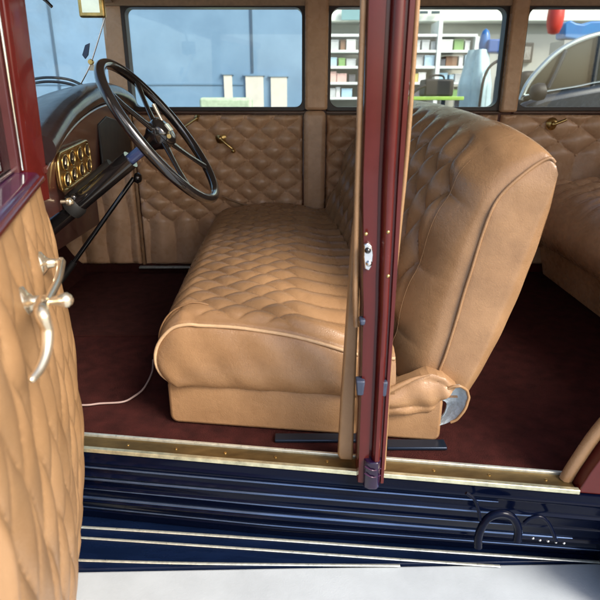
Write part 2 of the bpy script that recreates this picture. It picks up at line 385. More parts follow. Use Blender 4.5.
# tan leather edges of the pillar
MB().tube([(.101, ys(0)+.006, 1.74),(.101, ys(0)+.006, 1.3),(.103, ys(0)+.006, 1.02),(.109, ys(0)+.012, .9)], .0055, 10, 6).build('leather_welt', LEA, B)
MB().tube([(.186, ys(0)+.004, 1.74),(.186, ys(0)+.004, 1.3),(.180, ys(0)+.004, 1.10),(.176, ys(0)+.005, 1.0),(.173, ys(0)+.006, .92),(.177, ys(0)+.006,.86),(.179, ys(0)+.01, .57)], .0042, 10, 6).build('leather_welt', LEAL, B)
P = [(359,206,),(355,214),(352,235),(349,280),(345,340),(341,400),(338,456),(340,460),(353,461),(355,400),(358,330),(360,270),(362,225),(361,212)]
MB().prism([aY(x, y, ys(0)+.045) for x, y in P], (0,.022,0)).build('leather_flank_trim', LEAL, B, bevel=.006)
# lock striker and rubber buffers
c = aY(368, 257, ys(0)-.022)
st = MB().prism([c+Vector((a, 0, b)) for a, b in ((-.008,.022),(-.002,.026),(.006,.020),(.009,.004),(.008,-.016),(.003,-.026),(-.005,-.022),(-.008,0))], (0,.012,0)).build('lock_striker', CHR, B, bevel=.002)
MB().lathe([(.006,0),(.006,.002),(.002,.006)], c+Vector((-.001,.001,.012)), (0,-1,0), 12).build('screw', BLK, st)
MB().lathe([(.006,0),(.006,.002),(.002,.006)], c+Vector((.002,.001,-.012)), (0,-1,0), 12).build('screw', CHR, st)
for px_, py_, w_, h_, m_ in ((360,384,.009,.020,RUB),(383,385,.008,.020,RUB),(362,320,.006,.007,RUB),(383,320,.004,.006,RUB)):
    c = aY(px_, py_, ys(0)-.008)
    o = MB().hexa([c+Vector(q_) for q_ in ((-w_*.7,-.012,-h_),(w_*.7,-.012,-h_),(w_*.7,.012,-h_),(-w_*.7,.012,-h_),(-w_,-.012,h_*.6),(w_,-.012,h_*.6),(w_,.012,h_*.6),(-w_,.012,h_*.6))]).build('rubber_buffer', mat('blue_grey_rubber', (.035,.045,.075), .35, var=.3, vscale=80), B, bevel=.003)
for px_, py_ in ((366,234),(388,232),(388,276)):
    MB().lathe([(.0035,0),(.003,.002),(.001,.003)], aY(px_, py_, ys(0)-.022), (0,-1,0), 10).build('screw', BRASS, B)

# roof and headers
def roof(u, v):
    x = lerp(-.80, 2.15, u); y = lerp(.95, 2.66, v); e = min(u, 1-u)*2; s_ = min(v, 1-v)*2
    return (x, y, 1.75 + .07*(1-(1-min(1, s_*1.6))**2)*(1-(1-min(1, e*2.4))**2))
MB().slab(roof, lambda u, v: (lerp(-.80,2.15,u), lerp(.95,2.66,v), 1.72), 40, 30).build('roof', MARD, car)
MB().box(-.76, 2.1, 1.0, 2.62, 1.702, 1.718).build('headlining', HEADL, car)
# ---------------- far wall
def far_strip(name, x0, x1, z0, z1, y0, y1, m, par=car, bev=.004): return MB().box(x0, x1, y0, y1, z0, z1).build(name, m, par, bevel=bev)
far_strip('far_body_side', -1.2, 2.1, .30, BELT-.010, FW+.004, FW+.11, MAR)
far_strip('far_roof_rail', -.78, 2.1, HEAD+.004, 1.72, FW-.03, FW+.09, HEADL)
far_strip('far_front_pillar', -.792, -.714, BELT-.02, 1.71, FW-.01, FW+.08, LEAD)
far_strip('far_centre_pillar', .020, .114, BELT-.012, 1.70, FW-.045, FW+.07, LEAD, bev=.012)
far_strip('far_rear_pillar', .836, .904, BELT-.02, 1.70, FW-.045, FW+.07, LEAD, bev=.010)
def rrect(x0, x1, z0, z1, r_, n=6):
    pts = []
    for cx, cz, a0 in ((x1-r_, z1-r_, 0), (x0+r_, z1-r_, 90), (x0+r_, z0+r_, 180), (x1-r_, z0+r_, 270)):
        for k in range(n+1):
            a = R(a0 + 90*k/n); pts.append((cx+r_*math.cos(a), cz+r_*math.sin(a)))
    return pts
def frame_ring(name, x0, x1, z0, z1, t, m, y0, y1, par, rin=.03):
    A_ = rrect(x0-t, x1+t, z0-t, z1+t, .012); B_ = rrect(x0, x1, z0, z1, rin); n = len(A_); v = []; f = []
    for y in (y0, y1):
        v += [(a, y, b) for a, b in A_] + [(a, y, b) for a, b in B_]
    for i in range(n):
        j = (i+1) % n
        f += [(i, j, n+j, n+i), (2*n+i, 3*n+i, 3*n+j, 2*n+j), (n+i, n+j, 3*n+j, 3*n+i), (i, 2*n+i, 2*n+j, j)]
    return MB().add(v, f).build(name, m, par, bevel=.003)
wins = [(-.700, .008, .028), (.126, .826, .035), (.915, 1.75, .035)]
for i, (x0, x1, rr) in enumerate(wins):
    fr = frame_ring('window_frame', x0, x1, BELT, HEAD, .016, mat('dark_window_channel', (.03,.018,.012), .4, var=.3), FW-.012, FW+.045, car, rr)
    MB().box(x0-.005, x1+.005, FW+.022, FW+.026, BELT-.005, HEAD+.005).build('glass_pane', PANE, fr)
    MB().box(x0-.016, x1+.016, FW-.016, FW+.0, BELT-.026, BELT-.0165).build('window_rail', WOOD, fr, bevel=.002)
    g = [] 
# tufted panels, far side
def tpanel(name, x0, x1, z0, z1, w_, l_, amp, zone=None, nu=None, nv=None, par=car, y=FW, m=LEAD, bot=0):
    nu = nu or int((x1-x0)/.0042); nv = nv or int((z1-z0)/.0042)
    def fn(u, v):
        x = lerp(x0, x1, u); z = lerp(z0, z1, v)
        zz = zone or (-9,9,-9,9)
        xo = x + .004*math.sin(z*23+x*9); zo = z + .004*math.sin(x*29)
        h = tuft(xo, zo, w_, l_, zz)
        ed = min(min(u,1-u)*(x1-x0), min(v,1-v)*(z1-z0))/.02; ed = min(1, ed); ed = math.sqrt(1-(1-ed)**2)
        return (x, y - (amp*h + .006)*ed - soft(x, z, .0012), z)
    return MB().slab(fn, lambda u, v: (lerp(x0,x1,u), y+.02, lerp(z0,z1,v)), nu, nv).build(name, m, par)
def buttons(par, x0, x1, z0, z1, w_, l_, y, zone=None, r_=.0055):
    for i in range(-40, 60):
        for j in range(-5, 60):
            if (i+j) % 2: continue
            x = i*w_/2; z = j*l_/2
            x -= .004*math.sin(z*23+x*9); z -= .004*math.sin(x*29)
            if x0+.015 < x < x1-.015 and z0+.012 < z < z1-.012 and (zone is None or (zone[2]-.002 <= z)):
                MB().lathe([(r_,0),(r_*.9,.003),(r_*.4,.0048),(.0004,.005)], (x, y-.008, z), (0,-1,0), 10).build('button', LEAD, par)
TW, TL = .114, .088
zn = (-9, 9, 9*TL+.000, 9)
MB().box(-1.15, .9, FW-.006, FW+.035, .551, .592).build('skirt_board', CARPD, car)
kp = tpanel('kick_panel', -1.15, -.728, .59, BELT-.03, .11, .14, .026, (-9,9,.98,9))
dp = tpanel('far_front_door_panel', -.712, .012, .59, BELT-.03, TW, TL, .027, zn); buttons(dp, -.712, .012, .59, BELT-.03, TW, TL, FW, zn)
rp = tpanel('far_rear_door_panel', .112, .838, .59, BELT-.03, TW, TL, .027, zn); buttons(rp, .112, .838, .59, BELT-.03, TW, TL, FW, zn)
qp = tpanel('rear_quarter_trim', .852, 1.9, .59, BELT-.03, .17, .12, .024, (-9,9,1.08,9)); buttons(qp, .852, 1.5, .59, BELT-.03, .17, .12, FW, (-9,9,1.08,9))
far_strip('far_post_cover', .016, .108, .58, BELT-.014, FW-.06, FW+.03, LEAD, bev=.02)
MB().tube([(-.72, FW-.006, .59),(-.72, FW-.008, .9),(-.72, FW-.006, BELT-.03)], .0075, 10).build('panel_welt', LEA, dp)
MB().tube([aY(x, y, FW-.035) for x, y in ((222,196),(240,203),(262,208),(301,213))], .0045, 8).build('panel_welt', LEA, dp)
MB().box(-.74, -.40, FW-.03, FW-.005, .575, .583).build('kick_strip', ALU, car, bevel=.001)
# far door handles
def crank(par, base, nrm, armdir, L, knob=True, m=BRASS, s=1.0):
    base = Vector(base); nrm = Vector(nrm).normalized(); ad = Vector(armdir).normalized()
    ro = MB().lathe([(.024*s,0),(.024*s,.004*s),(.016*s,.009*s),(.008*s,.012*s),(.007*s,.03*s),(.010*s,.036*s),(.004*s,.042*s)], base, nrm, 20).build('window_crank', m, par)
    e = base+nrm*.033*s
    MB().tube([e, e+ad*L*.5+nrm*.004, e+ad*L], lambda t: (.007-.0015*t)*s, 10).build('crank_arm', m, ro)
    if knob:
        kk = e+ad*L
        MB().lathe([(.004*s,0),(.004*s,.008*s),(.009*s,.018*s),(.010*s,.028*s),(.006*s,.036*s),(.001,.038*s)], kk, nrm, 14).build('crank_knob', m, ro)
    return ro
b = aY(221, 138, FW-.015); tgt = aY(240, 155, FW-.04)
crank(dp, b, (0,-1,0), (tgt-b)*Vector((1,0,1)), .075, True)
b = aY(198, 118, FW-.015); b2 = aY(183, 128, FW-.05)
hd = MB().lathe([(.014,0),(.014,.003),(.006,.008),(.005,.03),(.002,.033)], b, (0,-1,0), 16).build('lock_handle', BRASS, dp)
MB().tube([b+Vector((0,-.03,0)), b2], lambda t: .0055-.001*t, 8).build('lever', BRASS, hd)
b = aY(552, 124, FW-.02)
hd = MB().lathe([(.026,0),(.024,.005),(.014,.009),(.009,.012),(.009,.024),(.003,.028)], b, (0,-1,0), 18).build('window_crank', BRASS, qp)
MB().tube([b+Vector((0,-.025,0)), b+Vector((.045,-.028,.018))], .006, 8).build('crank_arm', BRASS, hd)

# ---------------- windscreen, dash, cowl
def WX(y):
    P_ = [(1.0,-.505),(1.15,-.525),(1.4,-.57),(1.66,-.60),(2.0,-.64),(2.4,-.70),(2.6,-.75)]
    for (a, p), (b_, q_) in zip(P_, P_[1:]):
        if y <= b_: return lerp(p, q_, (y-a)/(b_-a))
    return -.75
def archz(y): return 1.362 - .115*(abs(y-1.95)/.80)**1.9 * (1 if y < 1.95 else .8)
gv = [(-.60, 1.1, 1.20),(-.80, 2.5, 1.20),(-.775, 2.5, 1.71),(-.575, 1.1, 1.71)]
MB().add(gv, [(0,1,2,3)]).build('windscreen', SCREEN, car, flat=True)
MB().prism([(-.59,1.08,1.665),(-.79,2.52,1.665),(-.79,2.52,1.74),(-.59,1.08,1.74)], (.05,0,0)).build('windscreen_header', HEADL, car, bevel=.004)
# rolled dash top
def dashtop(u, v):
    y = lerp(1.16, 2.47, u); a = lerp(R(170), R(-75), v); rr = .030
    return (WX(y) + (rr*math.cos(a)*1.25 if a < R(90) else rr*math.cos(a)*5), y, archz(y) - rr + rr*math.sin(a) + .0012*math.sin(v*26) - (.02*(a/R(90)-1) if a > R(90) else 0))
_d = MB().grid(dashtop, 60, 24)
_d.f.append(tuple(range(0, 25*61, 61)))
dt = _d.build('dash_top_roll', mat('dark_blue_dash_leather', (.012,.006,.006), .3, coat=.25, var=.3, vscale=20, bump=.2, bscale=60), car)
def dashface(u, v):
    y = lerp(1.12, 2.46, u); zt = archz(y) - .052; zb = lerp(1.07, 1.02, u)
    return (WX(y) + .005 - .02*v, y, lerp(zt, zb, v))
df = MB().slab(dashface, lambda u, v: (WX(lerp(1.12,2.46,u))-.04, lerp(1.12,2.46,u), lerp(archz(lerp(1.12,2.46,u))-.052, lerp(1.07,1.02,u), v)), 40, 14).build('dashboard', DASHW, car)
MB().tube([(WX(y)+.010, y, archz(y)-.068) for y in (1.15,1.3,1.5,1.7,1.9,2.1,2.3,2.42)], .006, 8).build('dash_bead', DASHW, df)
# flat black plate painted as the shade inside a dash locker recess
lk = MB().prism([(WX(y)-.004, y, z) for y, z in ((1.78,1.06),(2.36,1.05),(2.36,1.17),(2.2,1.23),(1.9,1.26),(1.78,1.24))], (.008,0,0)).build('locker_shade', BLKM, df, bevel=.003)
# instrument panel: brass plate with two rows of dials
def dpt(s_, t_, off=0):  # s_ along the dash, t_ up
    y = 1.455 + s_; return Vector((WX(y)-.004+off, y, 1.155 + .03*s_ + t_))
pts = rrect(-.165, .165, -.040, .046, .034, 6)
ip = MB().prism([dpt(a, b) for a, b in pts], (.008,0,0)).build('instrument_panel', BRASS, df, bevel=.002)
MB().tube([dpt(a, b, .008) for a, b in pts+pts[:1]], .004, 8, 1).build('bezel', BRASS, ip)
for r_ in range(2):
    for k in range(4):
        c = dpt(-.118+k*.078, -.017+r_*.040, .013)
        dl = MB().lathe([(.0165,0),(.0165,.002),(.015,.0025)], c, (1,0,0), 20).build('dial', BLK, ip)
        MB().torus(c+Vector((.002,0,0)), (1,0,0), .0170, .0022, 24, 8).build('dial_rim', BRASS, dl)
        MB().prism([c+Vector((.003,-.001,-.004)), c+Vector((.003,.001,-.004)), c+Vector((.003,.008,.012))], (.0008,0,0)).build('needle', IVORY, dl)
for k in range(3):
    c = dpt(-.15+k*.05, -.062, .0)
    MB().lathe([(.005,0),(.005,.012),(.009,.014),(.010,.022),(.005,.028),(.001,.029)], c, (1,0,0), 12).build('switch_knob', (IVORY, BLK, BRASS)[k], df)
# under-dash darkness: steering column and brackets
wc = aY(162, 133, 1.36); wn = Vector((.80, -.03, .60)).normalized()
cb = wc - wn*.62
cm = MB().tube([wc-wn*.03, wc-wn*.15], .0135, 14, sm=False)
sc = MB().tube([wc-wn*.10, cb], .022, 16, 1, sm=False).build('steering_column', BLK, car)
cm.build('column_highlight', mat('blue_highlight', (.025,.045,.13), .2, coat=.6), sc)  # blue here paints a highlight onto the black column
MB().tube([wc-wn*.17+Vector((0,.02,.03)), cb+Vector((0,.02,.03))], .012, 10, 1, sm=False).build('conduit', BLKM, sc)
MB().lathe([(.028,0),(.028,.02),(.022,.03)], wc-wn*.30, wn, 16).build('column_clamp', BLKM, sc)
# steering wheel
sw = MB().torus(wc, wn, .186, .0115, 96, 14).build('steering_wheel', BLK, car)
hN = wn.cross(Vector((0,1,0))).normalized(); hB = wn.cross(hN)
MB().lathe([(.020,-.04),(.024,-.03),(.030,-.022),(.036,-.008),(.036,.010),(.030,.017),(.020,.020),(.001,.021)], wc, wn, 24).build('hub', BLK, sw)
MB().prism([wc+wn*.020+hN*a+hB*b_ for a, b_ in ((-.010,-.010),(.010,-.010),(.010,.010),(-.010,.010))], wn*.004).build('horn_button', ALU, sw, bevel=.001)
for k in range(4):
    a = R(45+90*k + 4); d = hN*math.cos(a)+hB*math.sin(a); tdir = wn.cross(d)
    mb = MB()
    mb.tube([wc+d*.03-wn*.006, wc+d*.11-wn*.004, wc+d*.181], lambda t: .0125-.004*math.sin(t*math.pi), 12, 6, flat=.55, up=wn)
    mb.build('spoke', BLK, sw)
MB().tube([wc+wn*.018+hN*.02, wc+wn*.024+hN*.06-hB*.01], lambda t: .003+.002*t, 8).build('control_lever', IVORY, sw)
MB().tube([wc+wn*.018-hN*.01+hB*.02, wc+wn*.022-hN*.02+hB*.055], lambda t: .003+.002*t, 8).build('control_lever', BRASS, sw)
# hand lever with knob and a rod below the dash
k0 = aY(134, 178, 2.05); k1 = aY(74, 262, 1.95)
hl = MB().tube([k1, k0], .0085, 10, 2, sm=False).build('hand_lever', BLK, car)
MB().lathe([(.006,-.012),(.018,-.006),(.02,.004),(.013,.014),(.002,.017)], k0+Vector((.012,0,.0)), (1,-.2,-.1), 14).build('lever_knob', BLK, hl)
MB().tube([k1, k1+(k1-k0).normalized()*.2], .012, 10, 1, sm=False).build('lever_base', BLKM, hl)
for y in (1.42, 1.6):
    pd = MB().tube([(-1.02,y,.80),(-.90,y,.70),(-.84,y,.67)], .008, 8).build('pedal', BLKM, car)
    MB().hexa([Vector((-.86,y-.03,.63)),Vector((-.80,y-.03,.63)),Vector((-.80,y+.03,.63)),Vector((-.86,y+.03,.63)),Vector((-.88,y-.03,.71)),Vector((-.86,y-.03,.72)),Vector((-.86,y+.03,.72)),Vector((-.88,y+.03,.71))]).build('pedal_pad', RUB, pd, bevel=.003)
# rear view mirror and stay
m0 = aY(92, 6, 1.78)
mr_ = MB().box(m0.x-.038, m0.x+.036, m0.y-.008, m0.y+.012, m0.z-.030, m0.z+.032).build('rear_view_mirror', BRASS, car, bevel=.006)
MB().box(m0.x-.026, m0.x+.024, m0.y-.0105, m0.y-.0085, m0.z-.018, m0.z+.022).build('mirror_glass', mat('mirror_glass', (.75,.72,.6), .05, metal=1), mr_)
MB().tube([(m0.x-.005, m0.y+.015, m0.z+.025), (m0.x-.02, m0.y+.02, m0.z+.09), (-.66, m0.y+.02, 1.70)], .005, 8).build('mirror_stem', BRASS, mr_)
s0 = aY(105.5, 15, 1.80); s1 = aY(91, 62, 1.80); s2 = aY(81, 83, 1.80)
ws = MB().tube([s0, s1, s2], .0028, 8).build('windscreen_stay', CHR, car)
MB().lathe([(.007,-.008),(.009,0),(.007,.008)], s1, (0,-1,0), 10).build('stay_clamp', BRASS, ws)
MB().prism([aY(x, y, 1.81) for x, y in ((82,55),(85,45),(89.5,43),(88,55),(85,59))], (0,.006,0)).build('wiper_motor', mat('navy_cap', (.03,.06,.14), .3), ws, bevel=.001)
MB().prism([aY(x, y, 1.82) for x, y in ((89,64.5),(100,65),(100,71),(89,70.5))], (0,.002,0)).build('paper_sticker', mat('cream_paper', (.75,.68,.5), .8), ws)
MB().tube([aY(41,-3,1.6), aY(47,2,1.6), aY(52,7,1.6)], .004, 8).build('wiper_blade', BLK, car)
# bonnet seen through the screen
def bonnet(u, v):
    x = lerp(-2.0, -.87, u); a = lerp(-1, 1, v); hw = lerp(.34, .60, u)
    return (x, 1.80 + a*hw, 1.18 - .10*(1-u) - .22*abs(a)**2.6)
MB().slab(bonnet, lambda u, v: (bonnet(u, v)[0], bonnet(u, v)[1], .8), 24, 30).build('bonnet', MARD, car)
for dz_, m_ in ((0, BLK), (.016, BLK)):
    MB().tube([aY(x, y+dz_*260, 2.0) for x, y in ((22,83),(32,79.5),(45,77.5),(60,78),(72,80.5),(84,86))], .0045, 8, 6).build('scuttle_seal', m_, car)
MB().prism([aY(x, y, 2.3) for x, y in ((24,101),(34,99),(40,104),(40,112),(24,112))], (0,.05,0)).build('lamp_shell', CHR, car, bevel=.01)

# ---------------- front bench seat
SY0 = lambda x: 1.168 - .13*x     # near end face
SY1 = 2.43
LW, LL = .098, .078
def cush_x(u, t):   # u 0..1 front->back, t 0 near ..1 far
    return lerp(lerp(-.332, -.365, t), lerp(.30, .16, t), u)
# profile in (s, z) for cushion: from front-bottom round over nose and back along the top
def cush(u, v):
    t = v; L0 = .55
    s_ = u*1.0
    arc = .24
    if s_ < arc:
        a = s_/arc; ang = lerp(R(-75), R(90), a); r1 = .085
        xl = .085 - math.cos(ang)*r1*(1.12) ; zl = .742 + math.sin(ang)*r1*(1.0)
    else:
        a = (s_-arc)/(1-arc); xl = .085 + a*(L0-.085); zl = .827 + .032*math.sin(min(1, a*1.15)*math.pi*.8) - .02*a
    xn, xf = -.335, -.372
    x = lerp(xn, xf, t) + xl*lerp(1, .87, t)
    yn = SY0(x); y = lerp(yn, SY1, t)
    z = zl + .035*t + .012*math.sin(t*math.pi) + (1-t)**2*(.020 - .062*min(1, max(0, (xl-.05)/.40)))*min(1, max(0, (xl+.02)/.08))
    ed = min(1, (y-yn)/.05); z -= .018*(1-math.sqrt(max(0, 1-(1-ed)**2)))
    # quilting
    topness = 0 if s_ < arc*.55 else min(1, (s_-arc*.55)/(arc*.45))
    ey = min(1, max(0, (y-yn-.012)/.02)) * min(1, max(0, (SY1-y)/.03))
    uu = x + .0; vv = y + .008*math.sin(x*30)
    h = tuft(uu, vv, LW, LL, (-.294, 0, -9, 9), .42)
    z += .0135*h*topness*ey - .003*topness
    if s_ < arc: x -= .004*h*(1-topness)*0
    z += soft(x, y, .0015)
    return (x, y, z)
fs = MB()
# base plinth
def rpoly(x0, x1, z0, z1, r_=.03):
    return rrect(x0, x1, z0, z1, r_, 5)
pn = [(x, z) for x, z in rpoly(-.324, .33, .553, .676, .020)]
v = []; f = []; n = len(pn)
for t in (0, .5, 1):
    for x, z in pn:
        xx = x - .04*t - (.09*t if x > 0 else 0); v.append((xx, lerp(SY0(xx)+.002, SY1, t), z+.02*t))
for j in range(2):
    for i in range(n): f.append((j*n+i, j*n+(i+1)%n, (j+1)*n+(i+1)%n, (j+1)*n+i))
f += [tuple(range(n))[::-1], tuple(range(2*n, 3*n))]
seat = MB().add(v, f).build('front_seat', LEA, car, bevel=.008)
NU, NV = 210, 330
top = MB().grid(cush, NU, NV)
# underside
qn = NU+1; bi = len(top.v)
top.build('seat_cushion', LEA, seat, recalc=False)
# near end face of the cushion, slightly domed, bounded by the profile
prof2 = [cush(u/80, 0) for u in range(81)]
bot = [(prof2[-1][0], SY0(prof2[-1][0]), .69), (prof2[0][0]+.03, SY0(-.3), .675)]
def endface(u, v):
    p = Vector(cush(u, 0)); xb = lerp(-.300, .215, u); b_ = Vector((xb, SY0(xb), .661))
    q_ = p.lerp(b_, v); q_.y -= .022*math.sin(min(1, v*1.0)*math.pi)**.6*min(1, u*9+.1)**.5 - .0
    q_.y -= .0015*math.sin(q_.x*60+q_.z*40)
    return q_
MB().grid(endface, 70, 26).build('cushion_end', LEA, seat)
def endfar(u, v):
    p = Vector(cush(u, 1)); return p.lerp(Vector((lerp(-.34,.16,u), SY1, .70)), v)
MB().grid(endfar, 40, 4).build('cushion_end', LEA, seat)
pp = [Vector(cush(u/60, 0)) + Vector((-.001,-.003,.002)) for u in range(2, 61, 2)]
MB().tube(pp, .0042, 10, 3).build('cushion_piping', PIPE, seat)
MB().tube([(x, SY0(x)+.004, .668) for x in (-.31,-.2,-.1,0,.1,.2)], .0040, 8, 4).build('base_seam', LEA, seat)
# second seam round the nose, a little inboard
MB().tube([Vector(cush(u, .045)) + Vector((-.002,0,.002)) for u in np.linspace(.10, .30, 10)], .0022, 8, 3).build('cushion_piping', LEA, seat)
# front face of the cushion under the nose
MB().grid(lambda u, v: Vector(cush(0, u)).lerp(Vector((lerp(-.305,-.345,u), lerp(SY0(-.3)+.01, SY1, u), lerp(.66,.69,u))), v), 20, 6).build('cushion_front', LEA, seat)

# backrest.  full profile (front,top,rear) vs seam profile at the near end
full_n = [(.226,.67),(.223,.74),(.232,.82),(.258,.92),(.292,1.03),(.330,1.12),(.370,1.185),(.420,1.230),(.475,1.243),(.518,1.212)]
seam_n = [(.300,.655),(.316,.70),(.338,.79),(.357,.90),(.376,1.00),(.394,1.085),(.418,1.135),(.460,1.178),(.497,1.203),(.512,1.195)]
rear_n = [(.520,1.165),(.518,1.10),(.500,1.00),(.468,.87),(.432,.76),(.392,.662)]
full_f = [(.085,.78),(.098,.86),(.130,.96),(.170,1.07),(.212,1.18),(.255,1.255),(.305,1.300),(.360,1.312),(.405,1.285),(.420,1.22)]
rear_f = [(.415,1.19),(.405,1.12),(.385,1.02),(.355,.88),(.320,.77),(.290,.68)]
def sp(pr, u):
    P_ = smooth([(a, 0, b) for a, b in pr], 6); t = u*(len(P_)-1); i = min(int(t), len(P_)-2); return P_[i].lerp(P_[i+1], t-i)
SPF = {k: smooth([(a, 0, b) for a, b in p_], 6) for k, p_ in (('fn', full_n), ('sn', seam_n), ('ff', full_f))}
def spk(k, u):
    P_ = SPF[k]; t = u*(len(P_)-1); i = min(int(t), len(P_)-2); return P_[i].lerp(P_[i+1], t-i)
BY0 = lambda x: 1.165 - .05*(x-.3)
BY1 = 2.40
def back(u, v):
    fn_ = spk('fn', u); ff = spk('ff', u); P_ = fn_.lerp(ff, v)
    P_.z += .030*math.sin(v*math.pi)*u - .0
    sn = spk('sn', u)
    y0 = BY0(sn.x); y = lerp(y0, BY1, v)
    d = (y-y0)
    k = min(1, d/.17); k = math.sqrt(1-(1-k)**2)
    P_ = Vector((lerp(sn.x, P_.x, k), 0, lerp(sn.z, P_.z, k)))
    kf = min(1, (BY1-y)/.10); kf = math.sqrt(1-(1-kf)**2); P_.x += .05*(1-kf)*(1-u); P_.z -= .05*(1-kf)*u
    hh = tuft(y, u*.62, .098, .112, (1.274, BY1-.10, .112, .392), .42)
    e = min(1, max(0, (d-.088)/.018))*min(1, max(0, (BY1-y)/.06))*(1 if u < .64 else max(0, 1-(u-.64)/.10))
    g2 = abs(math.sin(math.pi*u*.62/.112))**.45; e2 = min(1, d/.085)**1.6 if d < .086 else max(0, 1-(d-.086)/.012)
    hh = hh; ee2 = .012*(g2-.75)*e2*(1 if u < .62 else max(0, 1-(u-.62)/.12))
    nrm = Vector((-.93, 0, .36)) if u < .7 else Vector((-.93, 0, .36)).lerp(Vector((0,0,1)), min(1,(u-.7)/.2))
    P_ += nrm*(.026*(hh-.72))*e + nrm*ee2
    P_.x += soft(y, u, .002); 
    return Vector((P_.x, y, P_.z))
bk = MB().grid(back, 150, 260).build('backrest', LEA, seat, recalc=False)
MB().tube([Vector(back(u, .069)) + Vector((-.001,-.001,.001)) for u in np.linspace(.08, .95, 30)], lambda t: .0009*(1.02-t), 8, 3).build('panel_seam', LEA, bk)
# side panel between the seam and the rear edge
rn = smooth([(a, 0, b) for a, b in rear_n], 8)
def sidep(u, v):
    s_ = spk('sn', u); tt = (1-u)*(len(rn)-1); i = min(int(tt), len(rn)-2); r0 = rn[i].lerp(rn[i+1], tt-i)
    x = lerp(s_.x, r0.x, v); z = lerp(s_.z, r0.z, v)
    y = BY0(x) - .016*math.sin(v*math.pi*.5)**.7*(1-.1*v) + .03*max(0, v-.75)**1.5*4
    y -= .001*math.sin(z*55+x*30) + .0012*math.sin(z*19-x*44)
    return Vector((x, y, z))
MB().grid(sidep, 70, 20).build('backrest_side', LEA, bk)
MB().tube([Vector(sidep(u/40, 0)) + Vector((0,-.003,0)) for u in range(0, 41)], .0036, 8, 2).build('backrest_piping', LEA, bk)
# rear face
def rearf(u, v):
    tt = u*(len(rn)-1); i = min(int(tt), len(rn)-2); a = rn[i].lerp(rn[i+1], tt-i)
    ff_ = smooth([(p, 0, q_) for p, q_ in rear_f], 8)[min(len(rn)-1, int(round(tt)))]
    x = lerp(a.x, ff_.x, v); z = lerp(a.z, ff_.z, v) + .02*math.sin(v*math.pi)*(1-u); y = lerp(BY0(a.x)+.0, BY1, v)
    return Vector((x + .02*math.sin(v*math.pi), y, z))
MB().grid(rearf, 47, 30).build('backrest_rear', LEA, bk)
# far and top closure strip between crest end and rear face start
MB().grid(lambda u, v: back(1, u).lerp(rearf(0, u), v), 60, 4).build('backrest_roll', LEA, bk)
MB().grid(lambda u, v: back(u, 1).lerp(rearf(1-u, 1), v), 30, 4).build('backrest_side', LEA, bk)
# buttons on the backrest
for i in range(-3, 60):
    for j in range(0, 14):
        if (i+j) % 2: continue
        y = i*.098/2; s_ = j*.112/2
        if not (1.27 <= y <= BY1-.08 and .10 < s_ < .40): continue
        u = s_/.62; v_ = (y-BY0(.3))/(BY1-BY0(.3))
        p = back(u, v_); MB().lathe([(.0075,0),(.007,.003),(.003,.005),(.0005,.0055)], p+Vector((.003,0,-.001)), (-.93,-.1,.36), 10).build('button', LEA, bk)
# leather gusset and folds at the hinge, with the torn-back lining flap
def yy(d=0): return BY0(.3)-.034+d
fold = MB()
def pll(P_, t):
    t = t*(len(P_)-1); i = min(int(t), len(P_)-2); a_, b_ = P_[i], P_[i+1]; return lerp(a_[0], b_[0], t-i), lerp(a_[1], b_[1], t-i)
def gus(u, v):
    A_ = pll([(368,402),(388,391),(404,384),(418,378),(430,374),(445,377),(457,386)], u); B_ = pll([(368,418),(385,416),(400,415),(415,414),(428,413),(434,409),(438,401)], u)
    p = aY(lerp(A_[0], B_[0], v), lerp(A_[1], B_[1], v), yy())
    p.y -= .010*math.sin(v*math.pi)**.6 + .009*(abs(math.sin(v*4.6-u*1.4+.3))**.5-.6)*math.sin(v*math.pi)**.5 + .002*math.sin(u*17-v*5); return p
MB().slab(gus, lambda u, v: gus(u, v)+Vector((0,.04,0)), 60, 24).build('hinge_gusset', LEA, seat)
MB().tube([aY(x, y, yy(-.014)) for x, y in ((369,400),(386,392),(402,384),(416,378),(432,374))], lambda t: .0060*math.sin(math.pi*min(1, .25+t*.75))+.0006, 10, 5).build('leather_fold', LEA, seat)
def flap(u, v):
    O = [(436,402),(443,392),(452,386),(460,385),(467,390),(469,398),(465,408),(456,419),(444,425),(430,429)]
    I = [(437,404),(439,401),(442,400),(445,401),(447,404),(447,408),(445,412),(442,416),(437,420),(428,427)]
    t = u*8.3; i = min(int(t), 8); fr = t-i
    a = Vector((*O[i], 0)).lerp(Vector((*O[i+1], 0)), fr); b_ = Vector((*I[i], 0)).lerp(Vector((*I[i+1], 0)), fr)
    c_ = a.lerp(b_, v); p = aY(c_.x, c_.y, yy(-.006) + .035*math.sin(v*math.pi*.5)); p.y += .003*math.sin(u*14+v*6); return p
fl_ = MB().slab(flap, lambda u, v: flap(u, v)+Vector((0,.006,0)), 36, 10).build('lining_flap', LINING, seat)
MB().tube([flap(u/20, 0)+Vector((0,-.002,0)) for u in range(1, 19)], .0035, 8, 2).build('flap_edge', LEAL, fl_)
# seat runners
MB().box(-.06, .17, 1.125, 1.155, .5515, .560).build('seat_runner', mat('blue_black_steel', (.02,.03,.05), .3, metal=.6), seat, bevel=.003)
MB().box(.20, .34, 1.095, 1.13, .5515, .560).build('seat_runner', mat('blue_black_steel', (.02,.03,.05), .3, metal=.6), seat, bevel=.003)
# pale cable on the carpet
MB().tube([aZ(x, y, .556) for x, y in ((74,405),(88,405),(100,403.5),(122,402),(133,397),(144,388),(152,372),(153,360))], .0028, 8, 6).build('cable', mat('grey_brown_cable', (.38,.27,.24), .4), car)

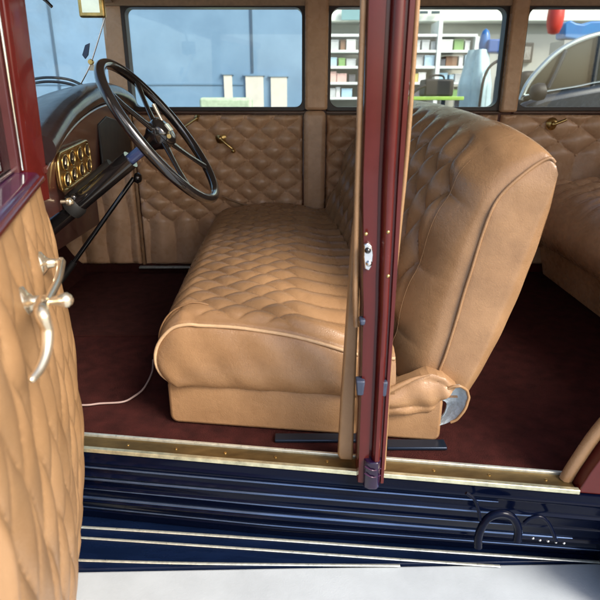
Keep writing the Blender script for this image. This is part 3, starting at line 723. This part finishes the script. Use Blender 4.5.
# ---------------- rear bench
def rcush(u, v):
    y = lerp(1.10, 2.44, v); arc = .3
    if u < arc:
        ang = lerp(R(-80), R(90), u/arc); x = 1.0+.10 - math.cos(ang)*.13; z = .84 + math.sin(ang)*.13
    else:
        a = (u-arc)/(1-arc); x = 1.10 + a*.5; z = .97 + .012*math.sin(a*3)
    h = tuft(x, y, .13, .10, (1.12, 9, -9, 9), .5); tp = 0 if u < .2 else min(1, (u-.2)/.12)
    e = min(1, (2.44-y)/.04); z -= .03*(1-e)
    x += .05*(2.44-y)*-.35
    return (x, y, z + .022*h*tp*e)
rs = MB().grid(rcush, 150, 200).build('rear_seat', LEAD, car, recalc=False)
MB().grid(lambda u, v: Vector(rcush(0, u)).lerp(Vector((rcush(0,u)[0]+.03, rcush(0,u)[1], .56)), v), 30, 6).build('seat_base', LEAD, rs)
MB().tube([Vector(rcush(u, .985))+Vector((0,0,.003)) for u in np.linspace(.1, 1, 24)], .005, 8, 2).build('cushion_piping', LEA, rs)
def rback(u, v):
    y = lerp(1.12, 2.42, v); x = 1.55+.18*u; z = .95+.42*u
    return (x - .02*tuft(y, z, .12, .14, None, .5) - .04*math.sin(u*3.14), y, z)
MB().slab(rback, lambda u, v: (1.85, lerp(1.12,2.42,v), lerp(.95,1.37,u)), 60, 120).build('rear_backrest', LEA, rs)
MB().box(1.95, 2.1, 1.0, 2.6, .3, 1.27).build('rear_body', MAR, car, bevel=.02)
for y_ in (1.0, 2.35): MB().box(1.95, 2.05, y_, y_+.2, 1.272, 1.72).build('rear_corner_post', MAR, car, bevel=.02)

# ---------------- open near front door
DH = Vector((-.497, 1.085, 0)); DD = Vector((.32, -1, 0)).normalized(); DN = Vector((1, .32, 0)).normalized()
QZ = [(.25,-.095),(.32,-.062),(.40,-.030),(.50,-.004),(.62,.011),(.75,.017),(.88,.018),(1.0,.014),(1.10,.007),(1.19,.0)]
def qz(z):
    for (a, p), (b_, q_) in zip(QZ, QZ[1:]):
        if z <= b_:
            return lerp(p, q_, max(0, (z-a)/(b_-a)))
    return QZ[-1][1]
def dpnt(s_, n_, z): 
    return Vector((DH.x, DH.y, 0)) + DD*s_ + DN*(n_ + qz(z)) + Vector((0,0,z))
door = MB()
DL = .74
zb = lambda s_: .318 + .10*max(0, 1-s_/.05)**2
def dface(u, v):
    s_ = u*DL; z = lerp(zb(s_), 1.165, v)
    so_ = s_ + .003*math.sin(z*21); zz = z + .008*math.sin(s_*40)
    h = tuft(so_, zz, .088, .23, None, .42)
    ed = min(1, min(s_, DL-s_)/.02); ed = math.sqrt(1-(1-ed)**2)
    return dpnt(s_, (.0112*h+.004)*ed - .012 + .002*math.sin(z*30+s_*50), z)
def dbackf(u, v):
    s_ = u*DL; z = lerp(zb(s_), 1.165, v); return dpnt(s_, -.03, z)
dr = MB().slab(lambda u, v: dface(u, v), dbackf, 150, 190)
# outer shell first: it is the door itself
def dshell(u, v):
    s_ = u*DL; z = lerp(zb(s_)-.008, 1.172, v); return dpnt(s_-.002, -.022, z)
DO = MB().slab(dshell, lambda u, v: dpnt(lerp(-.002, DL, u), -.065, lerp(.312, 1.172, v)), 30, 30).build('front_door', MAR, car)
tag(DO, 'open front door with tan quilted lining')
dr.build('door_lining', LEAL, DO)
MB().hexa([dpnt(0,-.075,1.166),dpnt(DL,-.075,1.166),dpnt(DL,.004,1.166),dpnt(0,.004,1.166),dpnt(0,-.075,1.190),dpnt(DL,-.075,1.190),dpnt(DL,-.004,1.184),dpnt(0,-.004,1.184)]).build('door_capping', PUR, DO, bevel=.004)
MB().tube([dpnt(s_, .002, 1.172) for s_ in (0,.2,.4,.6,DL)], .006, 8).build('capping_bead', MAR, DO)
MB().tube([dpnt(s_, -.040, 1.192) for s_ in (0.02,.2,.4,.6,DL)], .003, 8).build('window_channel_trim', CHR, DO)
dfm = MB()
dfm.hexa([dpnt(0,-.06,1.185),dpnt(.022,-.06,1.185),dpnt(.022,-.03,1.185),dpnt(0,-.03,1.185),dpnt(0,-.055,1.70),dpnt(.022,-.055,1.70),dpnt(.022,-.025,1.70),dpnt(0,-.025,1.70)])
dfm.build('door_window_frame', MARD, DO, bevel=.003)
MB().tube([dpnt(.012,-.026,1.19), dpnt(.012,-.020,1.70)], .003, 8, sm=False).build('window_channel_trim', CHR, DO)
MB().hexa([dpnt(.022,-.048,1.19),dpnt(DL,-.048,1.19),dpnt(DL,-.044,1.19),dpnt(.022,-.044,1.19),dpnt(.022,-.044,1.66),dpnt(DL,-.044,1.66),dpnt(DL,-.040,1.66),dpnt(.022,-.040,1.66)]).build('door_glass', PANE, DO)
MB().hexa([dpnt(0,-.06,1.66),dpnt(DL,-.06,1.66),dpnt(DL,-.03,1.66),dpnt(0,-.03,1.66),dpnt(0,-.06,1.70),dpnt(DL,-.06,1.70),dpnt(DL,-.03,1.70),dpnt(0,-.03,1.70)]).build('door_top_rail', MARD, DO, bevel=.003)
# door furniture.  find s on the lining for a pixel
def dpix(px, py, n_=0):
    r = ray(px, py); c0 = Vector((0,0,CAMZ)); z = 1.0
    for _ in range(6):
        pl0 = DH + DN*(n_+qz(z)); t = (pl0 - Vector((0,0,0))).dot(DN)/r.dot(DN); p = c0 + r*t; z = p.z
    return p
b1 = dpix(40, 264, -.004)
L1 = Vector((0,0,-1))
rz = MB().lathe([(.021,0),(.020,.004),(.013,.009),(.0085,.013),(.0070,.026),(.009,.031),(.008,.036),(.002,.039)], b1, DN, 22).build('window_crank', IVORY, DO)
e_ = b1 + DN*.033; k_ = dpix(47, 302, .030)
MB().tube([e_, e_.lerp(k_, .5)+DN*.004, k_], lambda t: .0068-.0015*t, 12, 6).build('crank_arm', IVORY, rz)
MB().lathe([(.004,-.004),(.0045,.004),(.0075,.012),(.0100,.020),(.0100,.025),(.006,.030),(.001,.032)], k_, DN, 18).build('crank_knob', IVORY, rz)
b2_ = dpix(22, 304, -.004)
hz = MB().lathe([(.024,0),(.023,.004),(.015,.009),(.0095,.014),(.009,.026),(.0095,.030)], b2_, DN, 22).build('door_handle', IVORY, DO)
cur = [b2_ + DN*.024] + [dpix(x, y, n_) for x, y, n_ in ((41,311,.036),(47,330,.038),(46,352,.034),(39,370,.026),(30,381,.018))]
MB().tube(cur, lambda t: .0065*(1-t)**.5+.0025, 14, 6).build('handle_lever', IVORY, hz)

# ================================================================== OUTSIDE THE FAR WINDOWS
# blue clad building
BLU = mat('blue_painted_cladding', (.15,.265,.40), .4, coat=.2, var=.12, vscale=1.6, c2=(.20,.33,.47), bump=.05, bscale=2, bdist=.02)
BD = 6.6
bb = empty('blue_building', (-4, BD, .12), 'light blue metal clad building beyond the front far window', 'building')
MB().box(-11, .12, BD, BD+4, .12, 5.2).build('wall', BLU, bb, bevel=.01)
px_x = lambda px, D, z=1.4: (px-300)/F*(D*math.cos(PITCH) + (CAMZ-z)*math.sin(PITCH))
for px_ in (253, 60, -150):
    x = px_x(px_, BD); MB().box(x-.012, x+.012, BD-.012, BD-.001, (1.56 if px_ == 253 else .12), 5.2).build('cover_strip', mat('dark_seam', (.05,.09,.14), .5), bb)
MB().box(-11, -.62, BD-.010, BD-.001, 1.435, 1.450).build('sheet_joint', mat('blue_seam', (.12,.22,.33), .5), bb)
CRM = mat('cream_blind', (.66,.62,.54), .7, var=.08)
for i, (a, b_, t_) in enumerate(((224.5,232.5,75),(246,263.5,76),(271,287,77))):
    x0, x1 = px_x(a, BD), px_x(b_, BD); zt = aY(200, t_, BD).z
    wn_ = MB().box(x0, x1, BD-.03, BD-.002, 1.20, zt).build('window', CRM, bb)
    MB().box(x0-.02, x1+.02, BD-.04, BD-.003, zt+.001, zt+.02).build('window_frame', BLU, wn_)
# low pale green wall in front of it
o = MB().box(px_x(200, BD-.6), px_x(252, BD-.6), BD-.7, BD-.5, .12, aY(210, 97.5, BD-.6).z).build('low_wall', mat('pale_green_render', (.42,.52,.36), .8, var=.2, vscale=20), None, bevel=.03)
tag(o, 'low pale green rendered wall in front of blue building', 'wall')
# white workshop
WD = 8.2
gb = empty('workshop_building', (4, WD, .12), 'white workshop with grey walls and open front behind the rear windows', 'building')
GW = mat('pale_grey_wall', (.50,.51,.47), .8, var=.06, vscale=3)
WH = mat('white_wall', (.72,.75,.68), .7, var=.05, vscale=3)
MB().box(.22, 9.5, WD, WD+.2, .12, 4.2).build('wall', GW, gb)
zt = aY(450, 22, WD-.2).z
MB().box(.22, 9.5, WD-.3, WD-.01, zt, 3.4).build('white_fascia', WH, gb, bevel=.01)
MB().box(.22, 2.15, WD-.34, WD-.302, zt+.25, 3.3).build('white_fascia', mat('mint_fascia', (.60,.74,.64), .6), gb, bevel=.01)
for a in (412, 421, 433):
    x0 = px_x(a, WD-.4, 2.4); MB().box(x0, x0+.10, WD-.37, WD-.341, aY(430,13.5,WD-.37).z, aY(430,11,WD-.37).z).build('vent', mat('dark_vent', (.05,.08,.09), .4), gb)
MB().box(px_x(342,WD-.4,2.4), px_x(362,WD-.4,2.4), WD-.38, WD-.341, aY(430,20,WD-.37).z, aY(430,9,WD-.37).z).build('high_window', mat('teal_pane', (.20,.34,.36), .15), gb)
fr = MB().box(px_x(517,WD-.05), px_x(528,WD-.05), WD-.06, WD-.002, aY(500,63,WD).z, aY(500,43,WD).z).build('picture_frame', mat('dark_frame', (.05,.04,.035), .4), None, bevel=.01)
tag(fr, 'small dark framed picture hung on the grey workshop wall', 'picture')
xx0, xx1 = fr.data.vertices[0].co.x, px_x(528, WD-.05)
tag(MB().box(px_x(519.5,WD-.05), px_x(525.5,WD-.05), WD-.067, WD-.061, aY(500,60,WD).z, aY(500,47,WD).z).build('picture_sheet', mat('grey_print', (.32,.30,.27), .5, var=.5, vscale=18), fr), None)
# shelf rack
SD = 7.6
rk = empty('storage_rack', (1.4, SD, .12), 'long white shelving rack loaded with small boxes in the workshop', 'shelf')
rx0, rx1 = px_x(326, SD), px_x(472, SD)
levels = [aY(400, y, SD).z for y in (97, 82, 66, 50, 34)]
SHW = mat('white_shelf', (.70,.72,.70), .5, var=.06)
for z in levels: MB().box(rx0, rx1, SD-.02, SD+.40, z-.03, z).build('shelf', SHW, rk)
for k in range(5):
    x = lerp(rx0, rx1, k/4); MB().box(x-.025, x+.025, SD-.03, SD+.42, .12, levels[-2 if k > 3 else -1]+.15).build('upright', SHW, rk)
cols = {'white': (.72,.72,.70), 'pale grey': (.45,.47,.48), 'dark grey': (.10,.10,.11), 'pale blue': (.38,.55,.66), 'green': (.20,.36,.12), 'pink': (.62,.40,.36), 'brown': (.22,.12,.07), 'yellow': (.55,.48,.15)}
cm_ = {k: mat(k.replace(' ', '_')+'_card', c, .6, var=.12, vscale=14) for k, c in cols.items()}
rnd = random.Random(3)
bay = lambda x: ['leftmost bay', 'second bay from left', 'third bay from left', 'rightmost bay'][max(0, min(3, int((x-rx0)/(rx1-rx0)*4)))]
names = ['lowest', 'second lowest', 'middle', 'second highest']
for li in range(4):
    x = rx0 + .05; zz = levels[li]; gap = levels[li+1]-zz-.05
    while x < rx1-.12:
        w_ = rnd.uniform(.05, .15); h_ = gap*rnd.uniform(.6, 1.0)
        for k in range(5):
            if abs(lerp(rx0, rx1, k/4)-(x+w_/2)) < w_/2+.03: x = lerp(rx0, rx1, k/4)+.032
        if x+w_ < rx1-.03:
            cn = rnd.choices(list(cols), weights=[7,4,3,4,1.6,1.3,1,1])[0]; d_ = rnd.uniform(.12,.28); y0 = SD+rnd.uniform(.0,.04)
            b_ = MB().box(x, x+w_, y0, y0+d_, zz+.001, zz+h_*.86).box(x-.003, x+w_+.003, y0-.003, y0+d_+.003, zz+h_*.862, zz+h_)
            o = b_.build('storage_box', cm_[cn], None, bevel=.004)
            tag(o, f'{cn} box on {names[li]} shelf, {bay(x)}, white rack', 'box', f'{cn} boxes on the {names[li]} rack shelf, {bay(x)}')
        x += w_ + rnd.uniform(.006, .03)
import collections
_g = collections.defaultdict(list)
for o in col.objects:
    if o.name.startswith('storage_box'): _g[o['label']].append(o)
for l_, os_ in _g.items():
    if len(os_) > 1:
        os_.sort(key=lambda o: o.data.vertices[0].co.x)
        nm = {2: ['left-hand', 'right-hand'], 3: ['left-hand', 'middle', 'right-hand']}.get(len(os_), ['first from left', 'second from left', 'third from left', 'fourth from left', 'fifth from left', 'sixth from left'])
        for a, o in zip(nm, os_): o['label'] = a + ' ' + l_
# bench with green cloth, black case
TD = 5.2
tx0, tx1 = px_x(404, TD), px_x(462, TD); tz = aY(430, 96.5, TD).z
tb = empty('work_table', ((tx0+tx1)/2, TD, .12), 'lime green topped work table outside the rear far window', 'table')
MB().box(tx0, tx1, TD-.1, TD+.5, tz-.03, tz).build('table_top', mat('lime_green_top', (.30,.50,.08), .5, var=.2), tb, bevel=.005)
for sx in (tx0+.03, tx1-.07):
    for sy in (TD-.07, TD+.43): MB().box(sx, sx+.04, sy, sy+.04, .12, tz-.031).build('leg', CHR, tb)
bx0, bx1 = px_x(425, TD), px_x(454, TD); bz = aY(430, 79, TD).z
cs = MB().box(bx0, bx1, TD, TD+.25, tz+.001, bz).build('tool_case', BLKM, None, bevel=.015)
tag(cs, 'black tool case standing on the lime green table', 'case')
MB().tube([(bx0+.06, TD+.12, bz-.002),(bx0+.08, TD+.12, bz+.03),(bx1-.08, TD+.12, bz+.03),(bx1-.06, TD+.12, bz-.002)], .009, 8, 4).build('handle', BLKM, cs)
hs = MB().tube([aY(x, y, TD-.03) for x, y in ((402,101),(412,93.5),(420,88),(426,85.5))], .011, 8, 5).build('rubber_hose', RUB, None)
tag(hs, 'thick black hose running down from the tool case', 'hose')
for i, (nm_, lb_, ct_, m__, px__, w__, h__, D__) in enumerate((
    ('white_crate', 'white plastic crate on the ground left of the table', 'crate', WH, 340, .35, .50, 6.2),
    ('grey_cabinet', 'low grey steel cabinet left of the lime green table', 'cabinet', GW, 372, .5, 1.02, 6.4))):
    xc_ = px_x(px__, D__)
    o = MB().box(xc_-w__/2, xc_+w__/2, D__, D__+.4, .12, .12+h__).box(xc_-w__/2-.02, xc_+w__/2+.02, D__-.02, D__+.42, .121+h__, .16+h__).build(nm_, m__, None, bevel=.012); tag(o, lb_, ct_)
# covered machine with hoses
MD = 6.0
cx = px_x(479, MD)
cmach = empty('covered_machine', (cx, MD, .12), 'tall machine under pale blue plastic sheet beside the rack', 'machine')
def drape(u, v):
    a = u*2*math.pi; z = lerp(.12, aY(470, 50, MD).z, v); rr = (.20 + .05*math.cos(a*5+v*3)*.4 + .04*math.sin(a*3))*(1-.5*max(0, v-.8)/.2)
    return Vector((cx-.03+rr*math.cos(a)*(1+.2*math.sin(v*6)), MD+rr*math.sin(a), z))
MB().grid(drape, 60, 40).add([], []).build('plastic_sheet', mat('pale_blue_sheet', (.42,.58,.62), .25, var=.2, vscale=5), cmach)
zc = aY(470, 50, MD).z
MB().box(cx+.02, cx+.20, MD-.1, MD+.1, zc-.03, zc+.09).build('motor_box', mat('strong_blue', (.03,.09,.30), .35), cmach, bevel=.015)
MB().lathe([(.05,0),(.055,.05),(.045,.13),(.03,.17),(.004,.19)], (cx+.01, MD, zc), (0,0,1), 16).build('blue_cap', mat('royal_blue', (.02,.12,.35), .3), cmach)
MB().tube([(cx+.17, MD-.24, zc-.09),(cx+.08, MD-.26, zc-.11),(cx-.02, MD-.27, zc-.2),(cx-.06, MD-.28, zc-.45),(cx-.05, MD-.25, .5)], .014, 8, 6).build('hose', RUB, cmach)
MB().tube([(cx+.08, MD-.26, zc-.25),(cx+.07, MD-.28, zc-.4),(cx+.09, MD-.25, .5)], .012, 8, 6).build('hose', RUB, cmach)
# red lantern, blue banner
LDp = 7.0
c = aY(555.5, 18, LDp); 
ln = MB().lathe([(.02,-.17),(.06,-.155),(.085,-.08),(.092,.0),(.088,.09),(.06,.16),(.02,.175)], c, (0,0,1), 20).build('red_buoy', mat('red_plastic', (.50,.035,.02), .35, var=.15), None)
tag(ln, 'red rounded float hanging above the parked dark car', 'float')
MB().tube([c+Vector((0,0,.17)), c+Vector((0,0,1.3))], .008, 6, 1, sm=False).build('rope', BLKM, ln)
bpl = [(565,23),(571,20),(577,23),(584,24),(592,21),(640,20),(640,48),(564,38)]
bn = MB().prism([aY(x, y, 7.3) for x, y in bpl], (0,.25,0)).build('blue_tarpaulin', mat('blue_tarpaulin', (.02,.20,.48), .4, c2=(.05,.09,.32), vscale=1.6), None, bevel=.02)
tag(bn, 'folded bright blue tarpaulin piled behind the parked car roof', 'tarpaulin')
MB().box(px_x(564,7.3,1.9), px_x(640,7.3,1.9), 7.3, 7.7, .12, aY(600,40,7.3).z).build('stack_under_tarpaulin', mat('grey_crates', (.3,.31,.3), .7), bn)

# parked modern car outside, nose to the left
pc = empty('parked_car', (3.4, 4.3, .12), 'dark parked hatchback with silver roof line seen through the rear quarter window', 'car')
CD = 3.9
DBODY = mat('dark_grey_car_paint', (.012,.018,.026), .25, coat=.3, var=.1)
SILV = mat('silver_trim', (.45,.50,.48), .2, metal=.8, var=.1)
def C(px, py, dy=0): return aY(px, py, CD+dy)
# lower body
zl = C(560, 97).z
low = [(1.20,.45),(1.20,1.0),(C(521,103).x,C(521,103).z),(C(545,94).x,C(545,94).z),(C(572,89).x,C(572,89).z)] + [(C(600,84).x, C(600,84).z),(C(640,80).x, C(640,80).z),(4.9,zl+.08),(5.1,.9),(5.1,.40),(4.6,.35),(1.7,.33)]
MB().prism([(a, CD, b_) for a, b_ in low], (.8,1.7,0)).build('body', DBODY, pc, bevel=.05)
# greenhouse with slanted screen
roofp = [(520,100),(527,84),(540,68),(556,53),(575,42),(600,34),(640,28),(700,26)]
gp = [C(x, y, .14) for x, y in roofp]
gp2 = gp + [Vector((4.3, CD+.14, gp[-1].z)), Vector((4.95, CD+.14, zl+.05))]
gh = MB().prism(gp2, (.67,1.42,0)).build('cabin_glass', DGLASS, pc, flat=True)
rf = MB()
pr_ = [gp[i] for i in range(8)] + [Vector((4.3, CD+.14, gp[-1].z)), Vector((4.95, CD+.14, zl+.05))]
MB().tube([p+Vector((0,-.012,0)) for p in pr_], .019, 10, 5, flat=.8).build('roof_rail', SILV, pc)
MB().tube([p+Vector((.675,1.43,0)) for p in pr_], .030, 10, 5).build('roof_rail', SILV, pc)
up = smooth(pr_[5:9], 6)
MB().add([p+Vector((d_*.47,d_,.012)) for p in up for d_ in (0, 1.42)] + [p+Vector((d_*.47,d_,-.012)) for p in up for d_ in (0, 1.42)],
   [(2*i,2*i+1,2*i+3,2*i+2) for i in range(len(up)-1)] + [(2*len(up)+2*i+2,2*len(up)+2*i+3,2*len(up)+2*i+1,2*len(up)+2*i) for i in range(len(up)-1)]).build('roof', SILV, pc)
MB().tube([C(548,88,.12), C(556,72,.12), C(566,50,.12)], .016, 8, 4).build('window_pillar', DBODY, pc)
MB().tube([C(592,86,.12), C(596,60,.12), C(600,36,.12)], .022, 8, 4).build('window_pillar', DBODY, pc)
MB().tube([C(524,96,.10), C(550,91,.10), C(575,87,.10), C(600,82,.10), C(640,78,.10)], .014, 8, 5, flat=.6).build('waist_trim', SILV, pc)
mm = MB().lathe([(.02,-.05),(.045,-.035),(.055,0),(.05,.035),(.02,.05)], C(538,92,-.08), (1,0,.1), 16).build('wing_mirror', BLKM, pc)
for x in (1.95, 4.3):
    for y in (CD+.02, CD+1.52):
        wl = MB().lathe([(.30,0),(.34,.02),(.34,.17),(.30,.19)], (x+(.7 if y > CD+1 else 0), y-.03, .46), (0,1,0), 28).build('wheel', RUB, pc)
        MB().lathe([(.21,0),(.21,.012),(.06,.02),(.001,.02)], (x+(.7 if y > CD+1 else 0), y-.031, .46), (0,-1,0), 20).build('rim', SILV, wl)
sb = MB().box(C(578,0).x-.1, C(590,0).x, CD+.5, CD+.62, zl-.2, zl+.18).build('seat_back', BLKM, pc, bevel=.04)
